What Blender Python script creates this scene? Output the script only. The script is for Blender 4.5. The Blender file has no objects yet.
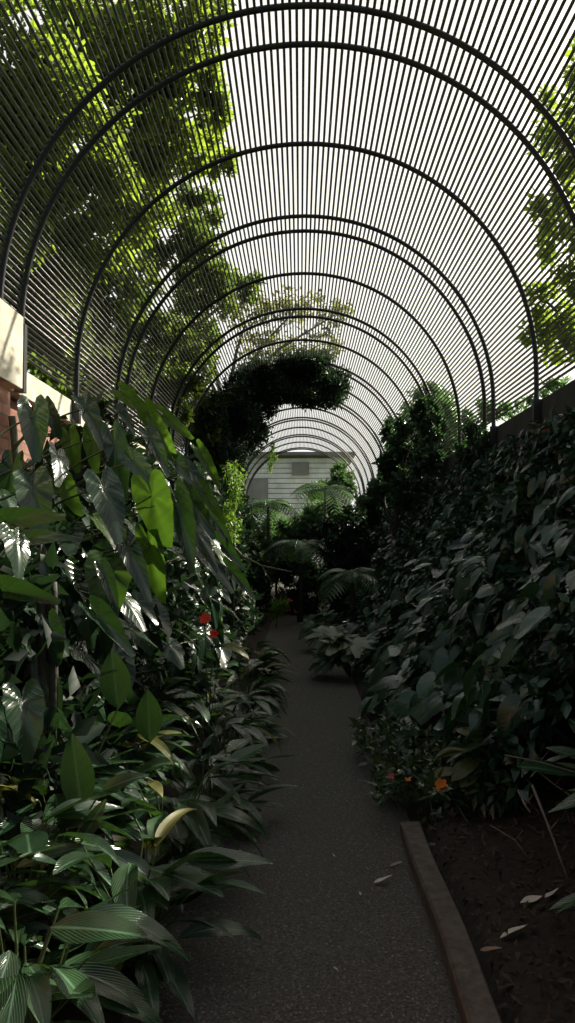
import bpy, math, random
import numpy as np
from mathutils import Vector, Matrix
rnd = random.Random(11)
nr = np.random.default_rng(5)
SC = bpy.context.scene
COL = SC.collection
PI = math.pi

# ------------------------------------------------------------------ camera
F, EYE = 830.0, 1.5
cam_d = bpy.data.cameras.new('camera')
cam = bpy.data.objects.new('camera', cam_d)
COL.objects.link(cam)
cam_d.sensor_fit = 'VERTICAL'
cam_d.sensor_height = 36.0
cam_d.lens = 36.0 * F / 1023.0
cam_d.clip_start = 0.05
cam_d.clip_end = 500
cam.location = (0, 0, EYE)
cam.rotation_euler = (PI / 2 + math.atan(35.5 / F), 0, math.atan(12.5 / F))
SC.camera = cam
RM = cam.rotation_euler.to_matrix()


def at(px, py, d):
    """point at distance d along the tunnel seen at pixel px, py"""
    v = RM @ Vector((px - 287.5, 511.5 - py, -F))
    return Vector((0, 0, EYE)) + v * (d / v.y)


def proj(p):
    v = RM.transposed() @ (Vector(p) - Vector((0, 0, EYE)))
    if v.z > -0.05:
        return None
    return 287.5 + F * v.x / -v.z, 511.5 - F * v.y / -v.z


# ------------------------------------------------------------------ object helpers
def tag(o, label=None, cat=None, group=None, kind=None):
    if label: o['label'] = label
    if cat: o['category'] = cat
    if group: o['group'] = group
    if kind: o['kind'] = kind
    return o


def thing(name, loc, label, cat, group=None):
    o = bpy.data.objects.new(name, None)
    o.empty_display_size = 0.1
    COL.objects.link(o)
    o.location = loc
    return tag(o, label, cat, group)


def mesh_np(name, V, Fc, mat, uv=None, smooth=True):
    me = bpy.data.meshes.new(name)
    me.from_pydata([tuple(v) for v in V], [], [tuple(f) for f in Fc])
    if uv is not None:
        lay = me.uv_layers.new(name='UVMap')
        li = np.empty(len(me.loops), dtype=np.int32)
        me.loops.foreach_get('vertex_index', li)
        lay.data.foreach_set('uv', np.asarray(uv, dtype=np.float32)[li].ravel())
    me.materials.append(mat)
    if smooth:
        me.polygons.foreach_set('use_smooth', [True] * len(me.polygons))
    me.update()
    return me


def obj(name, me, parent=None, world=None):
    """link a mesh; vertices are in world axes unless a matrix is given"""
    o = bpy.data.objects.new(name, me)
    COL.objects.link(o)
    if parent is not None:
        o.parent = parent
    if world is not None:
        if parent is not None:
            o.matrix_local = Matrix.Translation(-root_loc(parent)) @ world if parent.parent is None and parent.type == 'EMPTY' else world
        else:
            o.matrix_world = world
    return o


def root_loc(o):
    return Vector(o.location)


class MB:
    def __init__(self):
        self.v, self.f, self.n = [], [], 0

    def add(self, V, Fc):
        V = [tuple(p) for p in V]
        self.f += [tuple(i + self.n for i in q) for q in Fc]
        self.v += V
        self.n += len(V)

    def box(self, x0, x1, y0, y1, z0, z1):
        self.add([(x0, y0, z0), (x1, y0, z0), (x1, y1, z0), (x0, y1, z0), (x0, y0, z1), (x1, y0, z1), (x1, y1, z1), (x0, y1, z1)],
                 [(0, 3, 2, 1), (4, 5, 6, 7), (0, 1, 5, 4), (1, 2, 6, 5), (2, 3, 7, 6), (3, 0, 4, 7)])

    def tube(self, pts, radii, n=8, cap=True):
        pts = [Vector(p) for p in pts]
        if not hasattr(radii, '__len__'):
            radii = [radii] * len(pts)
        rings = []
        t0 = (pts[1] - pts[0]).normalized()
        u = t0.orthogonal().normalized()
        for i, p in enumerate(pts):
            a = pts[max(i - 1, 0)]
            b = pts[min(i + 1, len(pts) - 1)]
            t = (b - a).normalized()
            u = (u - t * u.dot(t)).normalized()
            w = t.cross(u)
            rings.append([p + (u * math.cos(2 * PI * k / n) + w * math.sin(2 * PI * k / n)) * radii[i] for k in range(n)])
        V = [q for r in rings for q in r]
        Fc = []
        for i in range(len(pts) - 1):
            for k in range(n):
                Fc.append((i * n + k, i * n + (k + 1) % n, (i + 1) * n + (k + 1) % n, (i + 1) * n + k))
        if cap:
            Fc.append(tuple(range(n - 1, -1, -1)))
            m = (len(pts) - 1) * n
            Fc.append(tuple(range(m, m + n)))
        self.add(V, Fc)

    def build(self, name, mat, parent=None, smooth=False, bevel=0.0):
        V = self.v
        if parent is not None and parent.type == 'EMPTY':
            l = parent.location
            V = [(p[0] - l[0], p[1] - l[1], p[2] - l[2]) for p in V]
        me = mesh_np(name, V, self.f, mat, smooth=smooth)
        o = obj(name, me, parent)
        if bevel:
            b = o.modifiers.new('bevel', 'BEVEL')
            b.width = bevel
            b.segments = 2
            b.limit_method = 'ANGLE'
        return o


# ------------------------------------------------------------------ materials
def nodes(name):
    m = bpy.data.materials.new(name)
    m.use_nodes = True
    nt = m.node_tree
    nt.nodes.clear()
    out = nt.nodes.new('ShaderNodeOutputMaterial')
    return m, nt, out


def N(nt, typ, **kw):
    n = nt.nodes.new(typ)
    for k, v in kw.items():
        if k in ('inp',):
            for a, b in v.items():
                n.inputs[a].default_value = b
        else:
            setattr(n, k, v)
    return n


def ramp(nt, fac, stops):
    r = nt.nodes.new('ShaderNodeValToRGB')
    el = r.color_ramp.elements
    el[0].position, el[0].color = stops[0][0], (*stops[0][1], 1)
    el[1].position, el[1].color = stops[1][0], (*stops[1][1], 1)
    for p, c in stops[2:]:
        e = el.new(p)
        e.color = (*c, 1)
    nt.links.new(fac, r.inputs[0])
    return r.outputs[0]


def leafmat(name, dark, light, trans, rough=0.35, tw=0.4, vein=None, veincol=None, spec=0.5, scale=6.0, by='object', bump=0.6):
    m, nt, out = nodes(name)
    L = nt.links
    if by == 'object':
        oi = N(nt, 'ShaderNodeObjectInfo')
        fac = oi.outputs['Random']
    else:
        g = N(nt, 'ShaderNodeNewGeometry')
        no = N(nt, 'ShaderNodeTexWhiteNoise') if by == 'island' else N(nt, 'ShaderNodeTexNoise', inp={'Scale': scale, 'Detail': 3.0})
        if by == 'island':
            fac = g.outputs['Random Per Island']
        else:
            L.new(g.outputs['Position'], no.inputs['Vector'])
            fac = no.outputs['Fac']
    col = ramp(nt, fac, [(0.15, dark), (0.85, light)])
    if vein:
        uv = N(nt, 'ShaderNodeUVMap')
        sp = N(nt, 'ShaderNodeSeparateXYZ')
        L.new(uv.outputs[0], sp.inputs[0])
        if vein == 'fan':      # u: angle 0..1, v: 0..1 out from the stalk
            a = N(nt, 'ShaderNodeMath', operation='MULTIPLY', inp={1: 18.0})
            L.new(sp.outputs[0], a.inputs[0])
            b = N(nt, 'ShaderNodeMath', operation='PINGPONG', inp={1: 0.5})
            L.new(a.outputs[0], b.inputs[0])
            c = N(nt, 'ShaderNodeMath', operation='MULTIPLY')
            L.new(b.outputs[0], c.inputs[0]); L.new(sp.outputs[1], c.inputs[1])
            fac2 = ramp(nt, c.outputs[0], [(0.0, (1, 1, 1)), (0.10, (0, 0, 0))])
        else:                  # u: across -1..1 (stored 0..1), v: along
            a = N(nt, 'ShaderNodeMath', operation='SUBTRACT', inp={1: 0.5})
            L.new(sp.outputs[0], a.inputs[0])
            b = N(nt, 'ShaderNodeMath', operation='ABSOLUTE')
            L.new(a.outputs[0], b.inputs[0])
            c = N(nt, 'ShaderNodeMath', operation='MULTIPLY_ADD', inp={1: -1.0})
            L.new(b.outputs[0], c.inputs[0]); L.new(sp.outputs[1], c.inputs[2])
            d = N(nt, 'ShaderNodeMath', operation='MULTIPLY', inp={1: 26.0})
            L.new(c.outputs[0], d.inputs[0])
            e = N(nt, 'ShaderNodeMath', operation='PINGPONG', inp={1: 1.0})
            L.new(d.outputs[0], e.inputs[0])
            s1 = ramp(nt, e.outputs[0], [(0.55, (0, 0, 0)), (1.0, (0.6, 0.6, 0.6))])
            s2 = ramp(nt, b.outputs[0], [(0.015, (1, 1, 1)), (0.06, (0, 0, 0))])
            mx0 = N(nt, 'ShaderNodeMix', data_type='RGBA', blend_type='LIGHTEN')
            mx0.inputs[0].default_value = 1
            L.new(s1, mx0.inputs[6]); L.new(s2, mx0.inputs[7])
            fac2 = mx0.outputs[2]
        mx = N(nt, 'ShaderNodeMix', data_type='RGBA')
        L.new(fac2, mx.inputs[0]); L.new(col, mx.inputs[6])
        mx.inputs[7].default_value = (*veincol, 1)
        col2 = mx.outputs[2]
        bp = N(nt, 'ShaderNodeBump', inp={'Strength': bump, 'Distance': 0.005})
        L.new(fac2, bp.inputs['Height'])
    else:
        col2, bp = col, None
    p = N(nt, 'ShaderNodeBsdfPrincipled', inp={'Roughness': rough, 'Specular IOR Level': spec})
    L.new(col2, p.inputs['Base Color'])
    t = N(nt, 'ShaderNodeBsdfTranslucent', inp={'Color': (*trans, 1)})
    if bp:
        L.new(bp.outputs[0], p.inputs['Normal'])
    ms = N(nt, 'ShaderNodeMixShader', inp={0: tw})
    L.new(p.outputs[0], ms.inputs[1]); L.new(t.outputs[0], ms.inputs[2])
    L.new(ms.outputs[0], out.inputs[0])
    return m


def plain(name, dark, light, rough=0.6, scale=8.0, bump=0.0, metallic=0.0, spec=0.5, dist=0.01, detail=6.0):
    m, nt, out = nodes(name)
    L = nt.links
    g = N(nt, 'ShaderNodeNewGeometry')
    no = N(nt, 'ShaderNodeTexNoise', inp={'Scale': scale, 'Detail': detail, 'Roughness': 0.65})
    L.new(g.outputs['Position'], no.inputs['Vector'])
    col = ramp(nt, no.outputs['Fac'], [(0.3, dark), (0.7, light)])
    p = N(nt, 'ShaderNodeBsdfPrincipled', inp={'Roughness': rough, 'Metallic': metallic, 'Specular IOR Level': spec})
    L.new(col, p.inputs['Base Color'])
    if bump:
        bp = N(nt, 'ShaderNodeBump', inp={'Strength': bump, 'Distance': dist})
        L.new(no.outputs['Fac'], bp.inputs['Height'])
        L.new(bp.outputs[0], p.inputs['Normal'])
    L.new(p.outputs[0], out.inputs[0])
    return m


M = {}
M['bar'] = plain('bar_paint', (0.07, 0.07, 0.062), (0.11, 0.11, 0.095), 0.32, 3.0, spec=0.5)
M['hoop'] = plain('hoop_paint', (0.007, 0.008, 0.009), (0.015, 0.017, 0.018), 0.5, 5.0)
M['cream'] = plain('cream_render', (0.46, 0.43, 0.33), (0.78, 0.74, 0.60), 0.8, 5.0, 0.3)
M['gravel'] = plain('gravel_path', (0.016, 0.015, 0.013), (0.12, 0.113, 0.10), 0.85, 75.0, 0.9, dist=0.012, spec=0.25)
M['pebble'] = plain('pebble', (0.04, 0.037, 0.033), (0.26, 0.245, 0.22), 0.7, 60.0, spec=0.3)
M['soil'] = plain('soil', (0.010, 0.008, 0.006), (0.035, 0.027, 0.02), 0.9, 30.0, 0.8, spec=0.2)
M['chip'] = plain('bark_chip', (0.02, 0.015, 0.011), (0.07, 0.05, 0.038), 0.8, 60.0, spec=0.2)
M['timber'] = plain('weathered_timber', (0.045, 0.035, 0.03), (0.12, 0.098, 0.085), 0.8, 22.0, 0.6, spec=0.25)
M['bark'] = plain('tree_bark', (0.02, 0.017, 0.013), (0.07, 0.058, 0.045), 0.85, 18.0, 0.7)
M['stem'] = plain('plant_stem', (0.018, 0.028, 0.012), (0.05, 0.07, 0.03), 0.5, 15.0)
M['petiole'] = plain('leaf_stalk', (0.03, 0.05, 0.015), (0.07, 0.10, 0.03), 0.4, 15.0)
M['cut'] = plain('cut_stem', (0.012, 0.011, 0.008), (0.05, 0.045, 0.032), 0.7, 24.0, 0.6)
M['grass'] = plain('lawn', (0.03, 0.06, 0.012), (0.07, 0.12, 0.03), 0.9, 4.0, 0.4)
M['twig'] = plain('dry_twig', (0.06, 0.05, 0.04), (0.16, 0.14, 0.11), 0.7, 30.0)
M['board'] = plain('pale_boards', (0.50, 0.50, 0.46), (0.82, 0.82, 0.76), 0.6, 1.5)
M['boarddark'] = plain('grey_boards', (0.16, 0.16, 0.14), (0.26, 0.25, 0.22), 0.7, 1.5)
M['roof'] = plain('roof_sheet', (0.10, 0.10, 0.10), (0.16, 0.16, 0.16), 0.6, 1.5)
M['red'] = leafmat('red_petal', (0.75, 0.02, 0.01), (0.9, 0.06, 0.02), (0.9, 0.05, 0.02), 0.5, 0.5)
M['orange'] = leafmat('orange_petal', (0.8, 0.20, 0.01), (0.9, 0.26, 0.02), (0.9, 0.3, 0.02), 0.5, 0.5)
M['pink'] = leafmat('pink_petal', (0.75, 0.05, 0.09), (0.8, 0.09, 0.13), (0.8, 0.1, 0.15), 0.5, 0.5)
M['ear'] = leafmat('elephant_ear_leaf', (0.010, 0.030, 0.015), (0.020, 0.050, 0.022), (0.03, 0.075, 0.010), 0.24, 0.25, 'lance', (0.024, 0.056, 0.026), spec=0.65, bump=.4)
M['earyellow'] = leafmat('young_backlit_ear_leaf', (0.03, 0.075, 0.012), (0.05, 0.10, 0.015), (0.08, 0.17, 0.012), 0.30, 0.5, 'lance', (0.07, 0.13, 0.03))  # young leaves and backlit ones; the backlight is put into the colour
M['strap'] = leafmat('broad_blade_leaf', (0.008, 0.023, 0.010), (0.024, 0.056, 0.019), (0.035, 0.085, 0.010), 0.21, 0.25, 'lance', (0.075, 0.15, 0.085), spec=0.6, bump=.35)
M['strapyellow'] = leafmat('yellowing_blade_leaf', (0.10, 0.11, 0.02), (0.16, 0.15, 0.03), (0.35, 0.33, 0.05), 0.4, 0.4, 'lance', (0.2, 0.2, 0.07))
M['heart'] = leafmat('climber_leaf', (0.008, 0.026, 0.016), (0.040, 0.092, 0.056), (0.05, 0.11, 0.02), 0.24, 0.2, 'lance', (0.03, 0.07, 0.04), spec=0.5, bump=.12)  # light end of the random range paints in sky glints
M['dim'] = leafmat('olive_leaf', (0.05, 0.06, 0.015), (0.08, 0.09, 0.025), (0.15, 0.17, 0.03), 0.45, 0.35, 'lance', (0.1, 0.11, 0.04))
M['ground'] = leafmat('ground_cover_leaf', (0.015, 0.035, 0.016), (0.04, 0.07, 0.03), (0.08, 0.15, 0.03), 0.25, 0.3, by='island')
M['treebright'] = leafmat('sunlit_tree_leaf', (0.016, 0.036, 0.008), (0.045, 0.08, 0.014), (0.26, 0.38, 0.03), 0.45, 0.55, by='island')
M['treeolive'] = leafmat('olive_tree_leaf', (0.03, 0.045, 0.018), (0.075, 0.085, 0.03), (0.22, 0.24, 0.06), 0.5, 0.45, by='island')
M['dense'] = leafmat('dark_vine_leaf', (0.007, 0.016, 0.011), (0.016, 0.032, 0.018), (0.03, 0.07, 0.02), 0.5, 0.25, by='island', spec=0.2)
M['shrub'] = leafmat('hazed_shrub_leaf', (0.020, 0.045, 0.026), (0.050, 0.095, 0.045), (0.12, 0.25, 0.06), 0.35, 0.4, by='island')  # lightened: the veil of haze over far plants is put into the colour
M['bank'] = leafmat('bank_leaf', (0.005, 0.018, 0.011), (0.038, 0.090, 0.055), (0.05, 0.11, 0.02), 0.22, 0.2, by='island', spec=0.55)  # lighter leaves carry painted glints of sky
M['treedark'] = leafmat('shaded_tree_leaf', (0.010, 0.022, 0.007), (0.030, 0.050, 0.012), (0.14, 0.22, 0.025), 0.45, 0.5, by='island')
M['darkstone'] = plain('mossy_stone', (0.018, 0.020, 0.016), (0.05, 0.052, 0.042), 0.85, 6.0, 0.4)
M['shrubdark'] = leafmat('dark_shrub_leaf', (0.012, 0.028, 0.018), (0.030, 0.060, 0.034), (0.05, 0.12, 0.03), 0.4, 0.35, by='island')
M['lime'] = leafmat('lime_vine_leaf', (0.08, 0.17, 0.015), (0.13, 0.24, 0.02), (0.2, 0.36, 0.03), 0.4, 0.5, by='island')
M['palm'] = leafmat('palm_leaf', (0.025, 0.06, 0.03), (0.055, 0.11, 0.055), (0.12, 0.25, 0.06), 0.35, 0.35, by='island')
M['dry'] = plain('fallen_leaf', (0.34, 0.31, 0.25), (0.5, 0.46, 0.4), 0.6, 25.0)
M['drybrown'] = plain('brown_fallen_leaf', (0.14, 0.09, 0.06), (0.25, 0.17, 0.11), 0.6, 25.0)
M['brickorange'] = leafmat('lit_brick_orange', (0.32, 0.09, 0.02), (0.45, 0.15, 0.03), (0.6, 0.2, 0.04), 0.6, 0.4, by='island')  # orange of sunlit brick, given to a made-up leaf


def brickmat():
    m, nt, out = nodes('red_brick')
    L = nt.links
    g = N(nt, 'ShaderNodeNewGeometry')
    s = N(nt, 'ShaderNodeSeparateXYZ')
    c = N(nt, 'ShaderNodeCombineXYZ')
    L.new(g.outputs['Position'], s.inputs[0])
    L.new(s.outputs[1], c.inputs[0]); L.new(s.outputs[2], c.inputs[1])
    b = N(nt, 'ShaderNodeTexBrick', inp={'Scale': 1.0, 'Mortar Size': 0.006, 'Brick Width': 0.23, 'Row Height': 0.076,
                                         'Color1': (0.30, 0.12, 0.075, 1), 'Color2': (0.42, 0.20, 0.13, 1), 'Mortar': (0.16, 0.13, 0.10, 1)})
    L.new(c.outputs[0], b.inputs['Vector'])
    no = N(nt, 'ShaderNodeTexNoise', inp={'Scale': 9.0, 'Detail': 5.0})
    L.new(g.outputs['Position'], no.inputs['Vector'])
    mx = N(nt, 'ShaderNodeMix', data_type='RGBA', blend_type='MULTIPLY')
    mx.inputs[0].default_value = 0.6
    L.new(b.outputs[0], mx.inputs[6])
    L.new(ramp(nt, no.outputs['Fac'], [(0.3, (0.45, 0.45, 0.45)), (0.7, (1, 1, 1))]), mx.inputs[7])
    p = N(nt, 'ShaderNodeBsdfPrincipled', inp={'Roughness': 0.85})
    L.new(mx.outputs[2], p.inputs['Base Color'])
    bp = N(nt, 'ShaderNodeBump', inp={'Strength': 0.6, 'Distance': 0.006})
    bp.invert = True
    L.new(b.outputs['Fac'], bp.inputs['Height'])
    L.new(bp.outputs[0], p.inputs['Normal'])
    L.new(p.outputs[0], out.inputs[0])
    return m


M['brick'] = brickmat()

# ------------------------------------------------------------------ world and sun
w = bpy.data.worlds.new('sky')
SC.world = w
w.use_nodes = True
nt = w.node_tree
nt.nodes.clear()
L = nt.links
tc = N(nt, 'ShaderNodeTexCoord')
nz = N(nt, 'ShaderNodeVectorMath', operation='NORMALIZE')
L.new(tc.outputs['Generated'], nz.inputs[0])
sep = N(nt, 'ShaderNodeSeparateXYZ')
L.new(nz.outputs[0], sep.inputs[0])
glow = Vector((0.70, 0.55, 0.52)).normalized()
dt = N(nt, 'ShaderNodeVectorMath', operation='DOT_PRODUCT')
dt.inputs[1].default_value = glow
L.new(nz.outputs[0], dt.inputs[0])
cl = N(nt, 'ShaderNodeTexNoise', inp={'Scale': 2.2, 'Detail': 5.0, 'Roughness': 0.55})
L.new(nz.outputs[0], cl.inputs['Vector'])
ad = N(nt, 'ShaderNodeMath', operation='MULTIPLY_ADD', inp={1: 0.2, 2: -0.1})
L.new(cl.outputs['Fac'], ad.inputs[0])
ad2 = N(nt, 'ShaderNodeMath', operation='ADD')
L.new(ad.outputs[0], ad2.inputs[0]); L.new(dt.outputs['Value'], ad2.inputs[1])
skyc = ramp(nt, ad2.outputs[0], [(0.0, (0.32, 0.37, 0.42)), (0.30, (0.72, 0.82, 0.96)), (0.52, (1.04, 1.04, 1.0)), (0.82, (1.25, 1.22, 1.08)), (0.97, (3.0, 2.8, 2.3))])
below = ramp(nt, sep.outputs[2], [(0.0, (0, 0, 0)), (0.02, (1, 1, 1))])
mx = N(nt, 'ShaderNodeMix', data_type='RGBA')
L.new(below, mx.inputs[0]); L.new(skyc, mx.inputs[7])
mx.inputs[6].default_value = (0.04, 0.05, 0.03, 1)
bg = N(nt, 'ShaderNodeBackground', inp={'Strength': 1.0})
L.new(mx.outputs[2], bg.inputs[0])
wo = N(nt, 'ShaderNodeOutputWorld')
L.new(bg.outputs[0], wo.inputs[0])

SUN_AZ, SUN_EL = math.radians(52), math.radians(35.5)
sd = bpy.data.lights.new('sun', 'SUN')
sd.energy = 16.0
sd.angle = math.radians(0.7)
sd.color = (1.0, 0.93, 0.78)
so = bpy.data.objects.new('sun', sd)
COL.objects.link(so)
to_sun = Vector((math.sin(SUN_AZ) * math.cos(SUN_EL), math.cos(SUN_AZ) * math.cos(SUN_EL), math.sin(SUN_EL)))
so.rotation_euler = to_sun.to_track_quat('Z', 'Y').to_euler()
so.location = to_sun * 40

vs = SC.view_settings
vs.view_transform = 'Standard'
vs.look = 'None'
vs.gamma = 1
vs.use_curve_mapping = False
vs.exposure = 0.0

# ------------------------------------------------------------------ setting
PY0, PY1 = -2.0, 34.0


def struct(name, mb, mat, bevel=0.0):
    o = mb.build(name, mat, bevel=bevel)
    o['kind'] = 'structure'
    return o


def patch(name, x0, x1, y0, y1, nx, ny, hf, mat):
    V = [(x0 + (x1 - x0) * i / nx, y0 + (y1 - y0) * j / ny, hf(x0 + (x1 - x0) * i / nx, y0 + (y1 - y0) * j / ny)) for j in range(ny + 1) for i in range(nx + 1)]
    Fc = [(j * (nx + 1) + i, j * (nx + 1) + i + 1, (j + 1) * (nx + 1) + i + 1, (j + 1) * (nx + 1) + i) for j in range(ny) for i in range(nx)]
    o = obj(name, mesh_np(name, V, Fc, mat))
    o['kind'] = 'structure'
    return o


def bump(x, y):
    return 0.012 * math.sin(3.1 * x + 1.3 * y) + 0.01 * math.sin(5.3 * y - 2.2 * x) + 0.006 * math.sin(11 * x) * math.sin(9 * y)


def path_h(x, y):
    return 0.25 * bump(x, y)


patch('path', -0.62, 0.60, PY0, PY1, 16, 300, path_h, M['gravel'])
bedl = lambda x, y: min(0.10, 0.06 + 0.10 * max(0, -0.6 - x)) + bump(x, y)
bedr = lambda x, y: 0.05 + 0.25 * max(0, x - 0.9) + bump(x, y)


def bl(x, y):
    return bedl(x, y) if x < -0.56 else -0.03


def br(x, y):
    return bedr(x, y) if x > 0.62 else -0.03


patch('bed_left', -2.25, -0.45, PY0, PY1, 20, 220, bl, M['soil'])
patch('bed_right', 0.53, 2.30, PY0, PY1, 20, 220, br, M['soil'])
mb = MB(); mb.box(-60, 60, -20, 120, -0.5, -0.06)
struct('ground', mb, M['grass'])
# left wall: brick, recessed below a cream parapet that steps down
mb = MB(); mb.box(-2.40, -2.08, PY0, PY1 - 2, -0.1, 2.56); mb.box(-2.09, -1.915, 4.2, 5.42, -0.1, 2.52); mb.box(-2.09, -1.985, 0.2, 1.4, -0.1, 2.50)
struct('wall_left', mb, M['brick'])
mb = MB(); mb.box(-2.42, -1.90, PY0, 5.62, 2.58, 3.08); mb.box(-2.42, -1.985, 5.62, PY1 - 2, 2.58, 2.775)
struct('trim_1', mb, M['cream'], 0.006)
mb = MB(); mb.box(2.15, 2.5, PY0, PY1 - 2, -0.1, 2.54)
struct('wall_right', mb, M['brick'])
mb = MB(); mb.box(2.085, 2.52, PY0, PY1 - 2, 2.54, 2.775)
struct('trim_2', mb, M['darkstone'], 0.006)

# ------------------------------------------------------------------ tunnel canopy
CX, RZ, RR = 0.05, EYE + 1.55, 2.0
can = thing('tunnel_canopy', (CX, 5.0, 2.6), 'arched metal tunnel canopy of dark hoops and close-set parallel bars spanning the path', 'canopy')
hoops = sorted([1.83 + 3.47 * k for k in range(9)] + [2.25 + 3.47 * k for k in range(9)] + [3.70 + 3.47 * k for k in range(8)])
NA = 48
prof = [(-RR, 2.60 - RZ)] + [(-RR, (2.60 - RZ) * .5)] + [(RR * math.cos(PI - PI * k / NA), RR * math.sin(PI - PI * k / NA)) for k in range(NA + 1)] + [(RR, (2.60 - RZ) * .5)] + [(RR, 2.60 - RZ)]
hm = MB()
hm.tube([(a, 0, b) for a, b in prof], 0.022, 8)
hmesh = mesh_np('arch_hoop', hm.v, hm.f, M['hoop'])
def bracket(sg, h):
    pm = MB()
    pm.box(sg * RR - 0.034, sg * RR + 0.034, -0.03, 0.03, 2.575 - RZ, 2.575 - RZ + h)
    return mesh_np('foot_bracket', pm.v, pm.f, M['hoop'], smooth=False)


br_l, br_r, br_tall = bracket(-1, .20), bracket(1, .20), bracket(-1, .48)
for y in hoops:
    h = obj('arch_hoop', hmesh, can)
    h.location = (0, y - 5.0, RZ - 2.6)
    if y > 5.5:
        obj('foot_bracket', br_tall if y < 5.8 else br_l, h)
    obj('foot_bracket', br_r, h)
# bars
RB = RR + 0.022 + 0.009
step = PI / 137
bars = []
for k in range(-4, 142):
    a = k * step
    if a < 0:
        x, z = RB, a * RB
    elif a > PI:
        x, z = -RB, -(a - PI) * RB
    else:
        x, z = RB * math.cos(a), RB * math.sin(a)
    ys = (-1.0, 30.2)
    if x < 0 and RZ + z < 3.10:
        ys = (5.66, 30.2)
    if RZ + z < 2.80:
        continue
    ln, prev = 0, None
    for d in np.arange(1.5, 12, 0.25):
        q = proj((CX + x, d, RZ + z))
        if q and 0 <= q[0] <= 575 and 0 <= q[1] <= 1023:
            if prev: ln += math.hypot(q[0] - prev[0], q[1] - prev[1])
            prev = q
    bars.append((ln, x, z, ys, a))
bars.sort(key=lambda t: -t[0])


def bar_geo(mb, x, z, ys, a):
    mb.tube([(x, ys[0] - 5, z), (x, ys[1] - 5, z)], 0.0108, 6)


rest = MB()
for i, (ln, x, z, ys, a) in enumerate(bars):
    m_ = MB() if i < 100 else rest
    bar_geo(m_, x, z + RZ - 2.6, ys, a)
    if i < 100:
        obj('bar', mesh_np('bar', m_.v, m_.f, M['bar']), can)
o = obj('bar', mesh_np('bar', rest.v, rest.f, M['bar']), can)
o['kind'] = 'stuff'


# ------------------------------------------------------------------ leaf meshes (length 1 along +Y, normal +Z)
def fan_leaf(name, mat, kind, seed, nth=32, rings=4, cup=0.12, droop=0.25, wave=0.03):
    r_ = random.Random(seed)
    V, UV, Fc = [(0, 0, 0)], [(0, 0)], []
    ph = r_.uniform(0, 6)
    for s in range(1, rings + 1):
        f = s / rings
        for k in range(nth):
            t = -PI + 2 * PI * k / nth + PI / nth     # 0 = tip direction, +-pi = notch
            at_ = abs(t)
            if kind == 'sagittate':
                keys = [(0, 1.0), (.12, .86), (.35, .60), (.8, .42), (1.3, .36), (1.9, .36), (2.4, .44), (2.75, .46), (2.95, .30), (3.14, .10)]
            elif kind == 'heart':
                keys = [(0, 1.0), (.2, .80), (.5, .60), (1.0, .50), (1.6, .47), (2.2, .46), (2.7, .40), (2.95, .26), (3.14, .14)]
            else:   # lobed
                keys = [(0, 1.0), (.2, .7), (.38, .42), (.62, .84), (.85, .42), (1.15, .74), (1.5, .36), (1.9, .6), (2.4, .4), (2.9, .22), (3.14, .1)]
            rr = np.interp(at_, [a for a, b in keys], [b for a, b in keys]) * f
            rr *= 1 + wave * math.sin(9 * t + ph) * f
            x, y = rr * math.sin(t), rr * math.cos(t)
            z = cup * abs(x) * 1.2 - droop * max(0, y) ** 2 - 0.3 * droop * max(0, -y) + wave * 0.55 * f * math.sin(7 * t + ph) + 0.004 * f * math.cos(18 * t)
            V.append((x, y, z)); UV.append((0.5 + 0.55 * x, 0.3 + 0.6 * y))
    for k in range(nth - 1):
        Fc.append((0, 1 + k, 1 + k + 1))
        for s in range(rings - 1):
            a = 1 + s * nth + k
            Fc.append((a, a + nth, a + nth + 1, a + 1))
    return mesh_np(name, V, [f[::-1] for f in Fc], mat, UV)


def lance_leaf(name, mat, width, seed, nu=11, droop=0.35, fold=0.25, wave=0.02, peak=0.42):
    r_ = random.Random(seed)
    ph = r_.uniform(0, 6)
    tw = r_.uniform(-0.35, 0.35)
    V, UV, Fc = [], [], []
    cols = [-1, -0.55, 0, 0.55, 1]
    for i in range(nu + 1):
        u = i / nu
        a = (u / peak) if u < peak else (1 - u) / (1 - peak)
        wd = width * 0.5 * math.sin(PI / 2 * max(a, 0.015)) ** 0.8
        y = u - droop * 0.25 * u ** 3
        zc = -droop * u ** 2
        for c in cols:
            x = c * wd
            z = zc + fold * abs(x) + wave * math.sin(7 * u + ph + c) * abs(c) + x * tw * u
            V.append((x, y, z)); UV.append((0.5 + 0.5 * c * max(0.15, wd / (width * .5)), u))
    n = len(cols)
    for i in range(nu):
        for k in range(n - 1):
            a = i * n + k
            Fc.append((a, a + 1, a + n + 1, a + n))
    return mesh_np(name, V, Fc, mat, UV)


EAR = [fan_leaf('leaf', M['ear'], 'sagittate', s, cup=c, droop=d, wave=wv) for s, c, d, wv in ((1, .10, .22, .03), (2, .25, .35, .045), (3, -.1, .3, .04), (4, .35, .15, .03))]
EARY = [fan_leaf('leaf', M['earyellow'], 'sagittate', s, cup=c, droop=d) for s, c, d in ((5, .1, .15), (6, .2, .25))]
STRAP = [lance_leaf('leaf', M['strap'], wd, s, droop=d, fold=f) for s, wd, d, f in ((1, .32, .20, .25), (2, .27, .4, .4), (3, .34, .10, .18), (4, .29, .55, .3), (5, .25, .3, .55))]
STRAPY = [lance_leaf('leaf', M['strapyellow'], .27, 9, droop=.5)]
HEART = [fan_leaf('leaf', M['heart'], 'heart', s, 20, 3, c, d, .025) for s, c, d in ((1, .1, .2), (2, .3, .35), (3, -.1, .3), (4, .2, .1))]
DIM = [lance_leaf('leaf', M['dim'], wd, s, droop=d, peak=.6) for s, wd, d in ((1, .45, .2), (2, .38, .4))]
LOBED = [fan_leaf('leaf', M['palm'], 'lobed', s, 44, 3, c, d, .02) for s, c, d in ((1, .1, .3), (2, .2, .4))]


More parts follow.
